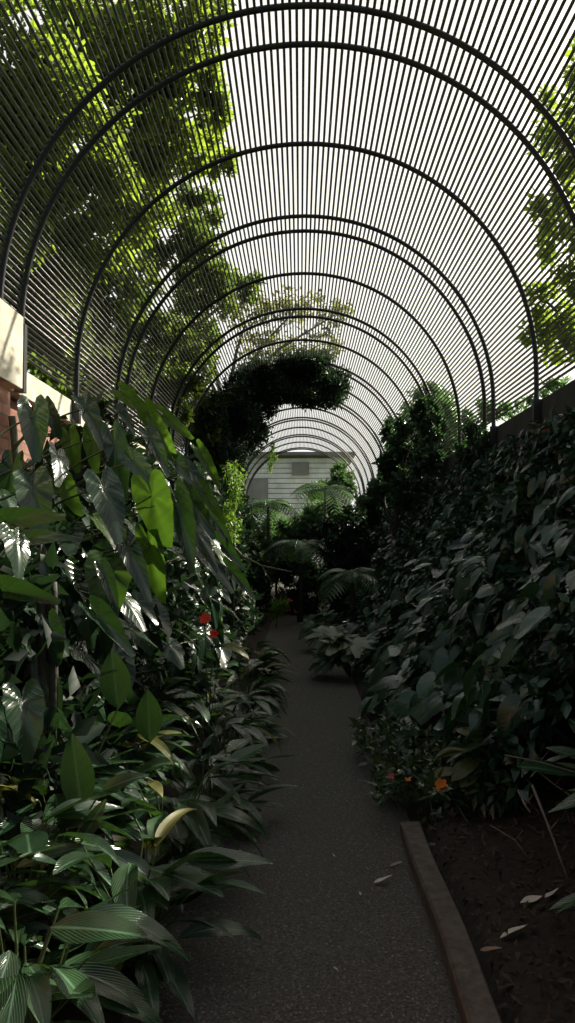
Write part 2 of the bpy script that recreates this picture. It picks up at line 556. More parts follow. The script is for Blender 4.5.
def frame(pos, tip, nrm, length, wscale=1.0):
    y = Vector(tip).normalized()
    z = Vector(nrm)
    z = z - y * z.dot(y)
    if z.length < 1e-3:
        z = y.orthogonal()
    z.normalize()
    x = y.cross(z)
    m = Matrix((x, y, z)).transposed().to_4x4()
    return Matrix.Translation(pos) @ m @ Matrix.Diagonal((length * wscale, length, length, 1))


def put_leaf(plant, me, pos, tip, nrm, length, wscale=1.0, stalk_from=None, sr=0.006, mat='petiole', sag=0.12, name='leaf'):
    Mx = frame(pos, tip, nrm, length, wscale)
    lf = obj(name, me, plant, Mx)
    if stalk_from is not None:
        inv = Mx.inverted()
        a, b = Vector(stalk_from), Vector(pos)
        mid = (a + b) / 2 + Vector((0, 0, sag * (b - a).length))
        pts = []
        for i in range(6):
            t = i / 5
            pts.append(a * (1 - t) ** 2 + mid * 2 * t * (1 - t) + b * t * t)
        # shape the stalk in world space, then bring it into the leaf's own space
        q = MB()
        q.tube(pts, [sr * (1.3 - .6 * i / 5) for i in range(6)], 5, cap=False)
        me2 = mesh_np('stalk', [tuple(inv @ Vector(p)) for p in q.v], q.f, M[mat])
        obj('stalk', me2, lf)
    return lf


def rv(a, b):
    return rnd.uniform(a, b)


# ------------------------------------------------------------------ elephant ears along the left wall
UG = []
EG = 'large-leaved plants along the left wall'
ears = []


def ear_plant(x, y, h, label):
    z = bl(x, y)
    p = thing('elephant_ear', (x, y, z), label, 'plant', EG)
    q = MB()
    top = Vector((x - 0.05, y + 0.1, z + h))
    q.tube([(x, y, z - 0.03), (x - 0.05, y + 0.03, z + h * .4), (x + 0.03, y + 0.05, z + h * .75), top], [0.04, 0.034, 0.03, 0.022], 9)
    q.build('stem', M['stem'], p, smooth=True)
    ears.append((p, z, h, top))
    return p


ear_plant(-1.78, 4.1, 1.7, 'elephant ear plant before the sunlit brick pier, with dark drooping grey-green leaves')
ear_plant(-1.72, 4.95, 2.2, 'elephant ear plant under the cream parapet, with a silvery leaf against its lower edge')
ear_plant(-1.55, 5.0, 1.75, 'elephant ear plant with the biggest bright green backlit leaves hanging over the bed')
ear_plant(-1.62, 6.1, 2.3, 'tall elephant ear with yellow-green young leaves reaching up against the canopy bars')
ear_plant(-1.45, 7.3, 1.9, 'elephant ear leaning to the path with narrow bright leaves, behind the backlit one')
ear_plant(-1.35, 8.8, 1.7, 'elephant ear furthest along the left wall beside the lime green vine')


def ear_leaf(i, a, t, d, wpx, young=False, dz=0.0, face=0.5):
    """leaf of plant i from stalk joint pixel a to tip pixel t at distance d"""
    p, z, h, top = ears[i]
    A = at(a[0], a[1], d)
    T = at(t[0], t[1], d + dz)
    v = T - A
    ln = v.length / 0.97
    n = Vector((rv(0.1, 0.5), -face - .3, rv(0.1, 0.5))) if not young else Vector((rv(-.1, 0.3), -1, rv(-.1, .2)))
    ws = (wpx / F * d) / (0.80 * ln)
    hh = min(max(A.z - z - 0.25, 0.3), h)
    base = Vector((p.location.x, p.location.y, z + hh))
    put_leaf(p, rnd.choice(EARY if young else EAR), A, v, n, ln, max(0.45, min(1.5, ws)), base, 0.007)  # young also picks the brighter colour for backlit leaves


E = [  # plant, joint, tip, distance, width px
    (0, (33, 416), (37, 464), 4.5, 34, 0, -.1), (0, (33, 488), (42, 540), 4.2, 42, 0, -.15), (0, (12, 470), (4, 520), 4.4, 26, 0, 0),
    (0, (6, 521), (60, 512), 3.9, 14, 0, -.2), (0, (20, 540), (74, 532), 3.8, 16, 0, -.1), (0, (8, 592), (60, 600), 3.8, 12, 0, -.2),
    (1, (86, 408), (106, 446), 5.1, 24, 0, -.1), (1, (104, 488), (122, 540), 4.5, 40, 0, -.2), (1, (48, 410), (62, 440), 5.0, 18, 0, 0),
    (1, (70, 440), (78, 476), 5.2, 22, 1, 0), (1, (92, 440), (96, 478), 5.2, 20, 1, 0), (1, (62, 480), (82, 520), 4.9, 24, 1, 0),
    (2, (115, 446), (128, 508), 4.9, 27, 0, 0), (2, (152, 496), (170, 555), 4.6, 42, 1, .1), (2, (150, 548), (164, 612), 4.7, 28, 1, .1),
    (2, (178, 508), (195, 577), 4.9, 27, 0, -.1), (2, (134, 462), (165, 494), 4.8, 20, 0, -.2), (2, (128, 548), (152, 600), 4.5, 18, 0, -.2),
    (2, (99, 617), (136, 656), 4.1, 18, 0, -.2), (2, (105, 575), (120, 615), 4.3, 14, 0, -.1),
    (3, (125, 394), (149, 413), 6.0, 20, 1, .1), (3, (148, 412), (164, 444), 5.9, 22, 1, .1), (3, (165, 416), (196, 441), 6.1, 11, 1, 0),
    (3, (160, 432), (182, 475), 5.8, 18, 1, 0), (3, (120, 412), (136, 430), 5.8, 13, 0, -.1), (3, (150, 438), (170, 470), 5.6, 14, 0, -.2),
    (3, (176, 462), (192, 484), 5.8, 18, 0, -.1), (3, (120, 440), (130, 470), 5.9, 16, 1, 0),
    (4, (202, 455), (223, 490), 6.8, 13, 1, 0), (4, (204, 492), (228, 526), 6.5, 12, 1, 0), (4, (190, 470), (214, 500), 6.6, 16, 0, -.1),
    (4, (190, 500), (216, 540), 6.2, 15, 0, -.2), (4, (195, 530), (220, 566), 6.0, 16, 0, -.2), (4, (208, 560), (236, 590), 6.2, 14, 0, -.2),
    (5, (214, 520), (236, 548), 7.8, 12, 0, -.1), (5, (222, 545), (246, 570), 7.8, 14, 0, -.2), (5, (230, 570), (256, 596), 7.8, 13, 0, -.2),
    (5, (206, 500), (220, 520), 8.2, 12, 1, 0),
]
for i, a, t, d, wpx, yg, dz in E:
    ear_leaf(i, a, t, d, wpx, bool(yg), dz)
for k in range(190):      # the rest of each crown
    i = rnd.choice([0, 0, 1, 2, 2, 3, 4, 4, 5, 5])
    p, z, h, top = ears[i]
    yy = p.location.y + rv(-0.7, 0.9)
    xx = max(-1.72, min(p.location.x + rv(-0.3, 0.65), -0.8))
    zz = z + rv(0.25, 0.93) * (h + 0.15) - max(0, xx + 1.5) * 0.5
    pos = Vector((xx, yy, max(zz, rv(.4, .8))))
    q = proj(pos)
    if q and q[1] < 455 + max(0, q[0] - 100) * 0.3:
        pos.z -= 0.35
    tip = Vector((rv(0.0, 0.9), rv(-0.8, 0.2), rv(-1.1, -0.25)))
    n = Vector((rv(0.0, 1.0), rv(-0.8, 0.1), rv(0.2, 1)))
    base = Vector((p.location.x, p.location.y, z + min(max(pos.z - z - 0.2, 0.2), h)))
    put_leaf(p, rnd.choice(EAR) if rnd.random() < .93 else rnd.choice(EARY), pos, tip, n, rv(0.18, 0.36), rv(0.7, 1.1), base, 0.005)
for (y0, y1, x0, hh, lab) in ((3.3, 5.3, -1.72, 1.7, 'dark dense undergrowth under the elephant ears nearest the brick pier'),
                          (5.3, 7.6, -1.7, 2.3, 'dark dense undergrowth below the tall yellow-green elephant ear'),
                          (7.6, 11.0, -1.65, 2.3, 'dark dense undergrowth along the wall below the lime green vine'),
                          (11.0, 16.0, -1.6, 2.5, 'dark dense undergrowth on the left wall beyond the lime green vine'),
                          (16.0, 25.0, -1.6, 2.6, 'dark dense undergrowth at the far end of the left wall')):
    yc = (y0 + y1) / 2
    u_ = thing('undergrowth', (x0, yc, bl(x0, yc)), lab, 'plant', 'undergrowth along the left wall')
    q = MB()
    for k in range(5):
        ye = y0 + (y1 - y0) * (k + .5) / 5
        q.tube([(x0, yc, bl(x0, yc) - .03), (x0 + .05, (ye + yc) / 2, .4), (x0 + .1, ye, hh * .8)], [.02, .016, .008], 6)
    q.build('stem', M['stem'], u_, smooth=True)
    UG.append((u_, y0, y1, x0, hh))
# ------------------------------------------------------------------ broad-bladed clumps at lower left
BG = 'broad-bladed clumps beside the path'


def clump(x, y, n, lo, hi, label, bias=(0.5, -0.2), group=BG, meshes=STRAP, z0=None, erect=0.35, spread=0.22, yellow=0.04, name='broad_leaf_clump', cat='plant', smin=0.06, smax=0.40):
    z = (bl(x, y) if x < 0 else br(x, y)) if z0 is None else z0
    p = thing(name, (x, y, z), label, cat, group)
    q = MB()
    q.tube([(x - .05, y, z - 0.03), (x - .02, y + .02, z + .03), (x + .05, y - .01, z - .02)], [.03, .035, .025], 8)
    q.build('rootstock', M['cut'], p, smooth=True)
    for i in range(n):
        az = rv(0, 2 * PI)
        dx, dy = math.cos(az) + bias[0], math.sin(az) + bias[1]
        hl = math.hypot(dx, dy) + 1e-6
        dx, dy = dx / hl, dy / hl
        e = rnd.random()
        up = 1.0 * (1 - e) ** 2 if rnd.random() < erect + .2 else rv(-0.2, 0.3)
        r0 = spread * rv(0.2, 1.0)
        hs = rv(smin, smax)
        pos = Vector((x + dx * r0, y + dy * r0, z + hs))
        tip = Vector((dx, dy, up))
        nrm = Vector((-dx * up + rv(-.4, .4), -dy * up + rv(-.4, .4), 1.0))
        me = rnd.choice(STRAPY) if (meshes is STRAP and rnd.random() < yellow) else rnd.choice(meshes)
        put_leaf(p, me, pos, tip, nrm, rv(lo, hi), rv(.85, 1.2), Vector((x + rv(-.04, .04), y + rv(-.04, .04), z)), 0.0045, sag=0.02)
    return p


CL = [
    (-1.12, 2.55, 40, .24, .36, 'clump with grey-striped leaves at the left picture edge, outermost of the nearest clumps'),
    (-0.78, 2.35, 34, .22, .34, 'low broad-bladed clump nearest the camera, in the bottom corner of the bed'),
    (-0.58, 2.95, 40, .22, .34, 'clump with long pale-striped blades lying out flat over the dark path, nearest pair of clumps'),
    (-1.00, 3.05, 44, .26, .38, 'clump with large striped blades and one upright broad green leaf, inside the nearest bed corner'),
    (-0.58, 3.70, 42, .22, .34, 'clump at the path edge with narrow shiny blades pointing straight across the path'),
    (-1.10, 3.75, 44, .26, .40, 'clump with tall upright dark green blades below the elephant ear leaves'),
    (-0.52, 4.50, 44, .22, .36, 'clump whose long dark blade reaches furthest over the path edge'),
    (-1.05, 4.70, 44, .24, .36, 'clump with bright wavy light green leaves in front of the red flowers'),
    (-1.12, 5.75, 44, .24, .36, 'clump in the shade right under the red flowers, back from the path edge'),
    (-1.02, 6.9, 40, .24, .36, 'clump behind the red flowers, back from the path edge'),
    (-1.50, 3.60, 36, .24, .36, 'clump with small glinting blades in the dark under the brick pier'),
    (-0.54, 5.50, 42, .22, .34, 'clump at the path edge with drooping grey blades below the red flowers'),
    (-0.50, 6.60, 40, .22, .34, 'clump beside the yellowing leaf where the path narrows'),
    (-0.52, 7.90, 40, .22, .34, 'clump at the left path edge beyond the yellowing leaf'),
    (-0.55, 9.60, 40, .25, .36, 'clump furthest along the left path edge, before the sunlit bright plants'),
]
for c in CL:
    clump(*c)
# named upright leaves of the photograph
def solo(px, py, tx, ty, d, plant_xy, me, wpx, n=(0.2, -0.8, 0.3)):
    best = min((o for o in COL.objects if o.name.startswith('broad_leaf_clump') and o.parent is None), key=lambda o: (o.location.x - plant_xy[0]) ** 2 + (o.location.y - plant_xy[1]) ** 2)
    A, T = at(px, py, d), at(tx, ty, d - .05)
    ln = (T - A).length
    put_leaf(best, me, A, T - A, n, ln, (wpx / F * d) / (ln * .33), Vector(best.location), .006, sag=.02)
solo(82, 812, 72, 734, 3.3, (-1.0, 3.05), STRAP[2], 32)
solo(118, 708, 112, 650, 3.9, (-1.1, 3.75), STRAP[2], 30)
solo(58, 720, 34, 650, 4.0, (-1.1, 3.75), STRAP[2], 26)
solo(150, 742, 148, 690, 4.2, (-1.05, 4.7), STRAP[2], 26)
solo(82, 840, 104, 802, 3.1, (-1.0, 3.05), STRAP[0], 16)
solo(105, 850, 183, 892, 2.95, (-0.62, 2.95), STRAP[0], 22, (-.3, -.4, .8))
solo(2, 925, 48, 902, 2.6, (-0.78, 2.35), STRAP[0], 24, (0, -.6, .8))
solo(100, 792, 145, 768, 3.2, (-1.0, 3.05), STRAP[0], 20, (0, -.6, .8))
solo(92, 930, 160, 928, 2.7, (-0.62, 2.95), STRAP[1], 18, (0, -.5, .8))

# cut stump
s0 = at(47, 690, 4.0)
st = thing('cut_stump', (s0.x, s0.y, bl(s0.x, s0.y)), 'pair of dark cut-off trunks standing upright among the leaves below the brick pier', 'stump')
for (px, top, r) in ((42, 580, .028), (53, 582, .024)):
    a, b = at(px - 2, 690, 4.0), at(px, top, 4.0)
    q = MB(); a.z = bl(a.x, a.y) - .03
    m_ = (a + b) / 2
    q.tube([a, a + Vector((0, 0, .1)), m_ + Vector((.012, 0, 0)), b - Vector((0, 0, .06)), b], [r * 1.4, r * 1.2, r, r * .95, r * .8], 9)
    q.build('trunk', M['cut'], st, smooth=True)


# ------------------------------------------------------------------ leaf clouds for shrubs and trees
def cloud(P, size, up=0.4, jitter=1.0, aspect=0.42, droop=None):
    """one folded leaf blade at every point of P"""
    n = len(P)
    d = nr.normal(size=(n, 3)) * jitter
    if droop is not None:
        d += np.asarray(droop)
    d /= np.linalg.norm(d, axis=1)[:, None] + 1e-9
    nn = nr.normal(size=(n, 3)) + np.array([0, -0.2, up * 2])
    nn -= d * (nn * d).sum(1)[:, None]
    nn /= np.linalg.norm(nn, axis=1)[:, None] + 1e-9
    x = np.cross(d, nn)
    s = (size * nr.uniform(0.6, 1.25, n))[:, None]
    b = P
    m_ = P + d * s * .5 - nn * s * .03
    l = P + d * s * .42 + x * s * aspect * .5 + nn * s * .07
    r = P + d * s * .42 - x * s * aspect * .5 + nn * s * .07
    t = P + d * s - nn * s * .12
    V = np.stack([b, l, m_, r, t], 1).reshape(-1, 3)
    base = (np.arange(n) * 5)[:, None]
    Fc = np.concatenate([base + np.array([[0, 2, 1]]), base + np.array([[0, 3, 2]]), base + np.array([[1, 2, 4]]), base + np.array([[2, 3, 4]])], 0)
    return V, Fc


def fast_mesh(name, V, Fc, mat):
    me = bpy.data.meshes.new(name)
    nv, nf = len(V), len(Fc)
    me.vertices.add(nv)
    me.vertices.foreach_set('co', np.asarray(V, dtype=np.float32).ravel())
    me.loops.add(nf * 3)
    me.loops.foreach_set('vertex_index', np.asarray(Fc, dtype=np.int32).ravel())
    me.polygons.add(nf)
    me.polygons.foreach_set('loop_start', np.arange(0, nf * 3, 3, dtype=np.int32))
    me.polygons.foreach_set('loop_total', np.full(nf, 3, dtype=np.int32))
    me.polygons.foreach_set('use_smooth', np.ones(nf, dtype=bool))
    me.materials.append(mat)
    me.update(calc_edges=True)
    return me


def blob(c, r, n, hollow=0.35):
    v = nr.normal(size=(n, 3))
    v /= np.linalg.norm(v, axis=1)[:, None]
    rad = nr.uniform(hollow, 1, n) ** 0.6
    return np.asarray(c) + v * np.asarray(r) * rad[:, None]


def foliage(plant, P, size, mat, **kw):
    V, Fc = cloud(P, size, **kw)
    V = V - np.array(plant.location)
    return obj('foliage', fast_mesh('foliage', V, Fc, M[mat]), plant)


def tree(name, base, label, blobs, size, mat, per, cat='tree', trunk_r=0.15, group=None, limbs=True, **kw):
    """blobs: (centre, radii) pairs; trunk up from base with a limb into every blob"""
    p = thing(name, base, label, cat, group)
    base = Vector(base)
    cs = [Vector(c) for c, r in blobs]
    mean = sum(cs, Vector()) / len(cs)
    low = min(c.z for c in cs)
    fork = Vector((base.x * .7 + mean.x * .3, base.y * .7 + mean.y * .3, base.z + (low - base.z) * .7))
    q = MB()
    q.tube([base - Vector((0, 0, .05)), base * .6 + fork * .4 + Vector((.02, 0, 0)), fork], [trunk_r * 1.2, trunk_r, trunk_r * .8], 9)
    q.build('trunk', M['bark'], p, smooth=True)
    if limbs:
        for c in cs:
            q = MB()
            m_ = (fork + c) / 2 + Vector((rv(-.1, .1), rv(-.1, .1), .1 * (c - fork).length))
            q.tube([fork, m_, c], [trunk_r * .5, trunk_r * .32, trunk_r * .12], 6)
            q.build('branch', M['bark'], p, smooth=True)
    P = []
    for c, r in blobs:
        r = np.asarray(r) if hasattr(r, '__len__') else np.array([r, r, r])
        vol = (r[0] * r[1] + r[1] * r[2] + r[0] * r[2]) / 3
        k = max(3, int(9 * vol ** .5))
        # twiggy clusters in each blob
        sub = blob(c, r * .85, int(k * 3.6), .2)
        for s in sub:
            P.append(blob(s, r * rv(.2, .38), max(4, int(per * vol / (k * 3.0))), .1))
    P = np.concatenate(P)
    foliage(p, P, size, mat, **kw)
    return p


def pxblob(px, py, d, rpx, rpy=None, rd=None):
    c = at(px, py, d)
    rx = rpx / F * d
    rz = (rpy or rpx) / F * d
    return (tuple(c), (rx, rd or (rx + rz) / 2, rz))


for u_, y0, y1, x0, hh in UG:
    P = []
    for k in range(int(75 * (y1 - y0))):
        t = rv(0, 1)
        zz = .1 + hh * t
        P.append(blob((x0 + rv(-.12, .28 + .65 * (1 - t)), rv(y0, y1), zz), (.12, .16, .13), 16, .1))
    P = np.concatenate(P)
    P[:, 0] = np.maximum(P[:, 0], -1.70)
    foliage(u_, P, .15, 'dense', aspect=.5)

# outside, left: the big sunlit tree
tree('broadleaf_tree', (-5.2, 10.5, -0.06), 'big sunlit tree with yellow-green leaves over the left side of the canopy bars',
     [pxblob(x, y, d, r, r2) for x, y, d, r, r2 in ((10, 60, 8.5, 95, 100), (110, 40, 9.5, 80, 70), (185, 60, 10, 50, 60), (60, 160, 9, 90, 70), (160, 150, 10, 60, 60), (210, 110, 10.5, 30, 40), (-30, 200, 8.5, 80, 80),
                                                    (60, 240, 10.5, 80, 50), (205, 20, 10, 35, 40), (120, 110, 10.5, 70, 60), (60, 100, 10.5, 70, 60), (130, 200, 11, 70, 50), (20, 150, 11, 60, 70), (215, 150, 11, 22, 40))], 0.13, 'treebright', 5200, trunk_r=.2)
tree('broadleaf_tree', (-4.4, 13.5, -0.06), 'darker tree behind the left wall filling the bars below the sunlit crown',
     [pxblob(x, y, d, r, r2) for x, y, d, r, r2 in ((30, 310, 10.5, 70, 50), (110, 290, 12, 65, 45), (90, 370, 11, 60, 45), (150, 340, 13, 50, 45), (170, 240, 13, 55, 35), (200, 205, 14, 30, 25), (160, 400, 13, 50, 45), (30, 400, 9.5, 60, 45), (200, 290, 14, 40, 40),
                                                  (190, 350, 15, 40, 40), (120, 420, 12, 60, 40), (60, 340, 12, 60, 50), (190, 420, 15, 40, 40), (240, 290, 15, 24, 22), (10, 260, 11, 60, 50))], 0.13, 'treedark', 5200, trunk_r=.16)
tree('broadleaf_tree', (-5.2, 46, -0.06), 'distant olive-green tree seen through the middle of the canopy above the dark vine',
     [pxblob(x, y, d, r, r2) for x, y, d, r, r2 in ((200, 305, 46, 38, 28), (250, 310, 46, 34, 26), (300, 305, 46, 34, 24), (335, 315, 46, 22, 22), (190, 345, 46, 35, 28), (320, 345, 46, 28, 22), (265, 345, 46, 40, 25))], 0.36, 'treeolive', 170, trunk_r=.3)
tree('broadleaf_tree', (4.6, 10.0, -0.06), 'tall tree outside the right wall, its yellow-edged leaves at the picture edge',
     [pxblob(x, y, d, r, r2) for x, y, d, r, r2 in ((570, 120, 9.5, 38, 60), (555, 205, 9.5, 26, 45), (590, 250, 9, 50, 70), (560, 330, 9.5, 38, 45), (545, 300, 9.8, 20, 30), (610, 60, 9, 40, 60), (640, 200, 9, 50, 90))], 0.12, 'treebright', 3600, trunk_r=.12)
# right shrubs
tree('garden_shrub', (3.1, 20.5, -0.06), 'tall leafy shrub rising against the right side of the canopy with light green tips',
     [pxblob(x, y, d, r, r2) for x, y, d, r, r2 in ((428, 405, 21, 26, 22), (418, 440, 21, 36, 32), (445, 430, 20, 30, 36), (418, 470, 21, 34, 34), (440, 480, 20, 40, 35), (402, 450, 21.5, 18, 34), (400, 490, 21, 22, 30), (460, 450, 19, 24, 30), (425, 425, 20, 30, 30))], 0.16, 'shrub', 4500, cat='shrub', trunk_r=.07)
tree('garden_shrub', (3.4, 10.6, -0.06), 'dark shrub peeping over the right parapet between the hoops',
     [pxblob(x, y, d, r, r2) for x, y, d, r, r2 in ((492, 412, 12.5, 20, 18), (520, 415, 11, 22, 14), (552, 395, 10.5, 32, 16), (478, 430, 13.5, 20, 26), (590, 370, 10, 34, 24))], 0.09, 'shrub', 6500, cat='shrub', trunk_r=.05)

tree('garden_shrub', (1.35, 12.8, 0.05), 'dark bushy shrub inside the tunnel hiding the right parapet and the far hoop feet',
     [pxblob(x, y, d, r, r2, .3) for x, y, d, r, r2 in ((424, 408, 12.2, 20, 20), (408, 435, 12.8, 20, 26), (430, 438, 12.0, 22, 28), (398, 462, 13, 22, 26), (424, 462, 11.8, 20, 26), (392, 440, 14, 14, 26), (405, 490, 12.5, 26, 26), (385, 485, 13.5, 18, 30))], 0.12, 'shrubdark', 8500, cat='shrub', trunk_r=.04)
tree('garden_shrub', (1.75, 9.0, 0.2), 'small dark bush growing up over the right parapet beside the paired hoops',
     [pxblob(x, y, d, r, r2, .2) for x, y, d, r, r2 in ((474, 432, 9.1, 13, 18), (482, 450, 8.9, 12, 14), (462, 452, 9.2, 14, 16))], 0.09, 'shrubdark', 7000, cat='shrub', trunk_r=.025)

# dark vine grown over the canopy
vy = 16.0
vn = thing('canopy_vine', (-1.7, vy, 0.05), 'dense dark vine hanging in a mass over the far hoops of the canopy', 'vine')
P = []
for k in range(330):
    a = rv(math.radians(64), math.radians(178))
    rr = rv(1.60 + .06 * math.sin(9 * a), 2.14)
    y = vy + rv(-0.6, 2.4)
    P.append(blob((CX + rr * math.cos(a), y, RZ + rr * math.sin(a)), (0.20, .3, 0.17), 150, .1))
for k in range(150):
    a = rv(math.radians(120), math.radians(180))
    rr = rv(1.45, 2.1)
    P.append(blob((CX + rr * math.cos(a), vy + rv(-1.5, 3.5), RZ + rr * math.sin(a) - rv(0, .7)), (0.2, .3, 0.2), 130, .1))
foliage(vn, np.concatenate(P), 0.10, 'dense')
q = MB()
q.tube([(-1.7, vy, -.02), (-1.78, vy + .1, 1.5), (CX - 1.85, vy, RZ), (CX - 1.3, vy + .3, RZ + 1.3), (CX, vy + .2, RZ + 1.9), (CX + .8, vy + .4, RZ + 1.7)], [.05, .045, .04, .03, .025, .015], 8)
q.build('stem', M['bark'], vn, smooth=True)

# lime vine hanging by the left wall
lv = thing('hanging_vine', (at(232, 600, 10.5).x, 10.5, 0.05), 'bright lime green vine cascading beside the far elephant ear', 'vine')
P = [blob(at(232 + rv(-9, 9), y, 10.5 + rv(-.3, .3)), (.09, .12, .10), 40, .1) for y in np.arange(466, 545, 3.2)]
foliage(lv, np.concatenate(P), 0.06, 'lime', droop=(0, 0, -0.8))
q = MB(); a, b = at(230, 462, 10.5), at(234, 548, 10.5)
q.tube([lv.location - Vector((0, 0, .03)), b, (a + b) / 2 + Vector((.03, 0, 0)), a], [.02, .016, .012, .006], 6)
q.build('stem', M['stem'], lv, smooth=True)
a = at(272, 446, 26.5)
hv = thing('hanging_vine', (a.x, a.y, a.z), 'small yellow-green spray hanging from a far hoop in front of the pale boards', 'vine')
foliage(hv, np.concatenate([blob(at(272 + rv(-3, 3), y, 26.5), (.09, .09, .16), 24, .1) for y in range(445, 470, 3)]), .11, 'lime', droop=(0, 0, -1))

# ------------------------------------------------------------------ far end: shrubs, palms, boarded building
bd = thing('boarded_shed', (at(290, 500, 36).x, 36.0, -0.06), 'pale horizontally boarded building closing the far end of the tunnel', 'building')
b0, b1, bt = at(232, 455, 36), at(346, 455, 36), at(290, 456, 36).z
q = MB(); q.box(b0.x, b1.x, 36.06, 40, -.08, bt); q.build('wall', M['boarddark'], bd)
q = MB()
zz = 0.1
while zz < bt - .1:
    q.box(b0.x - .05, b1.x + .05, 36.0 - .03, 36.06, zz, zz + .19)
    zz += .22
q.build('board_cladding', M['board'], bd)
q = MB(); q.box(b0.x - .4, b1.x + .4, 35.6, 40.4, bt, bt + .14); q.build('roof', M['roof'], bd)
for (x0, y0, x1, y1) in ((292, 462, 309, 475), (246, 478, 268, 512)):
    A, B = at(x0, y0, 35.9), at(x1, y1, 35.9)
    q = MB(); q.box(A.x, B.x, 35.88, 35.98, B.z, A.z); q.build('window', M['boarddark'], bd, bevel=.01)

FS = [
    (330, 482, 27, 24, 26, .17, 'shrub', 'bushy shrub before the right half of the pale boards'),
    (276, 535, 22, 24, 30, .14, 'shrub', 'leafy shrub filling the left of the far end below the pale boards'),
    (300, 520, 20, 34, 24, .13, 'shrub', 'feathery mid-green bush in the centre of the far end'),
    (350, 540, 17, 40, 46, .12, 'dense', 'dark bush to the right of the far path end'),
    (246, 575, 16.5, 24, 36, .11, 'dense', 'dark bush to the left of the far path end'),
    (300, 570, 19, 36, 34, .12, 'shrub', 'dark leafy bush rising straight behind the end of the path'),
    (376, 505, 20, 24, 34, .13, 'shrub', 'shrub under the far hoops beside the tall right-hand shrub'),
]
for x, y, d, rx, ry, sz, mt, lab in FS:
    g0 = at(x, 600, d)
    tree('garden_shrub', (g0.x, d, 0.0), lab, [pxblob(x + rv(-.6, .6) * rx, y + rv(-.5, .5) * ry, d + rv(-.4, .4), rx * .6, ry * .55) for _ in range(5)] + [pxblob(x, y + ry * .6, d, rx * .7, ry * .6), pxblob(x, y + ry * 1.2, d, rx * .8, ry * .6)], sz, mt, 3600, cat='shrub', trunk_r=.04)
# sunlit bright plant at the path's end
g0 = at(276, 628, 15.5)
bp_ = thing('sunlit_plant', (g0.x, 15.5, 0.0), 'small bright green plant in a patch of sun at the very end of the path', 'plant')
foliage(bp_, np.concatenate([blob(at(277 + rv(-6, 8), 608 + rv(-8, 10), 15.5), (.1, .1, .08), 30, .1) for _ in range(14)]), .08, 'lime')
q = MB(); q.tube([bp_.location - Vector((0, 0, .02)), bp_.location + Vector((.02, 0, .2)), at(278, 600, 15.5)], [.012, .01, .006], 6); q.build('stem', M['stem'], bp_, smooth=True)
for (px, py) in ((290, 600), (296, 612), (288, 610)):
    foliage_o = cloud(blob(at(px, py, 15.4), (.03, .03, .03), 10, .1), .05)
    o = obj('flower', fast_mesh('flower', foliage_o[0] - np.array(bp_.location), foliage_o[1], M['pink']), bp_)
    o['label'] = 'pale pink flower'


def palm(px, py, d, label, n, ln, base_py=640):
    c = at(px, py, d)
    p = thing('garden_palm', (c.x, d, 0.0), label, 'palm', 'feathery palms')
    q = MB(); q.tube([(c.x, d, -.03), (c.x + .02, d, c.z * .5), c], [.06, .045, .03], 8); q.build('trunk', M['bark'], p, smooth=True)
    for k in range(n):
        az = 2 * PI * k / n + rv(-.3, .3)
        up = rv(.1, 1.0)
        dirv = Vector((math.cos(az), math.sin(az), up)).normalized()
        V, Fc, cnt = [], [], 0
        prev = None
        side = dirv.cross(Vector((0, 0, 1))).normalized()
        L_ = ln * rv(.8, 1.1)
        pts = [c + dirv * L_ * t + Vector((0, 0, -.75 * L_ * t * t)) for t in np.linspace(0, 1, 15)]
        q = MB(); q.tube(pts, [.012 - .009 * i / 14 for i in range(15)], 5)
        for i in range(2, 15):
            t = i / 14
            ll = L_ * .34 * math.sin(PI * min(1, t * .85 + .12)) + .03
            tang = (pts[i] - pts[i - 1]).normalized()
            for s in (-1, 1):
                e = pts[i] + side * s * ll + tang * ll * .5 - Vector((0, 0, ll * .35))
                mid_ = (pts[i] + e) / 2 + Vector((0, 0, ll * .06))
                w_ = tang * .018 * (1 + ll)
                q.add([pts[i] - w_ * .5, mid_ - w_, e, mid_ + w_, pts[i] + w_ * .5], [(0, 1, 3, 4), (1, 2, 3)])
        q.build('frond', M['palm'], p, smooth=True)
    return p


palm(300, 545, 16.8, 'feathery palm arching over the end of the path', 14, 0.9)
palm(325, 490, 24, 'feathery palm before the pale boards', 13, 1.3)
palm(268, 505, 19, 'feathery palm before the left end of the pale boards', 13, 1.0)
palm(352, 575, 13.5, 'feathery palm low beside the right path edge', 12, .75)

# leaning pale branch
q = MB()
pts = [at(228, 540, 10.8), at(242, 556, 10.6), at(262, 566, 10.4), at(292, 572, 10.2)]
br_ = thing('leaning_branch', pts[0], 'pale bare branch leaning down across the dark bushes from under the lime vine', 'branch')
q.tube(pts, [.018, .016, .013, .008], 7)
q.build('limb', M['twig'], br_, smooth=True)
q = MB(); q.tube([pts[2], pts[2] + Vector((.15, -.1, -.25))], [.009, .004], 6); q.build('side_shoot', M['twig'], br_, smooth=True)

# ------------------------------------------------------------------ right bank of climbers
RG = 'climbing plants over the right-hand bank'


def bank(u, y):
    """u 0 at the path edge, 1 at the top of the wall"""
    wob = .10 * math.sin(2.3 * y + 3 * u) + .06 * math.sin(5.1 * y - 4 * u)
    x = 0.72 + (1.98 - 0.72) * (u ** .85) + wob * (1 - abs(2 * u - 1) * .6)
    z = 0.10 + 2.36 * (u ** 1.25)
    return Vector((min(x, 2.02), y, z))


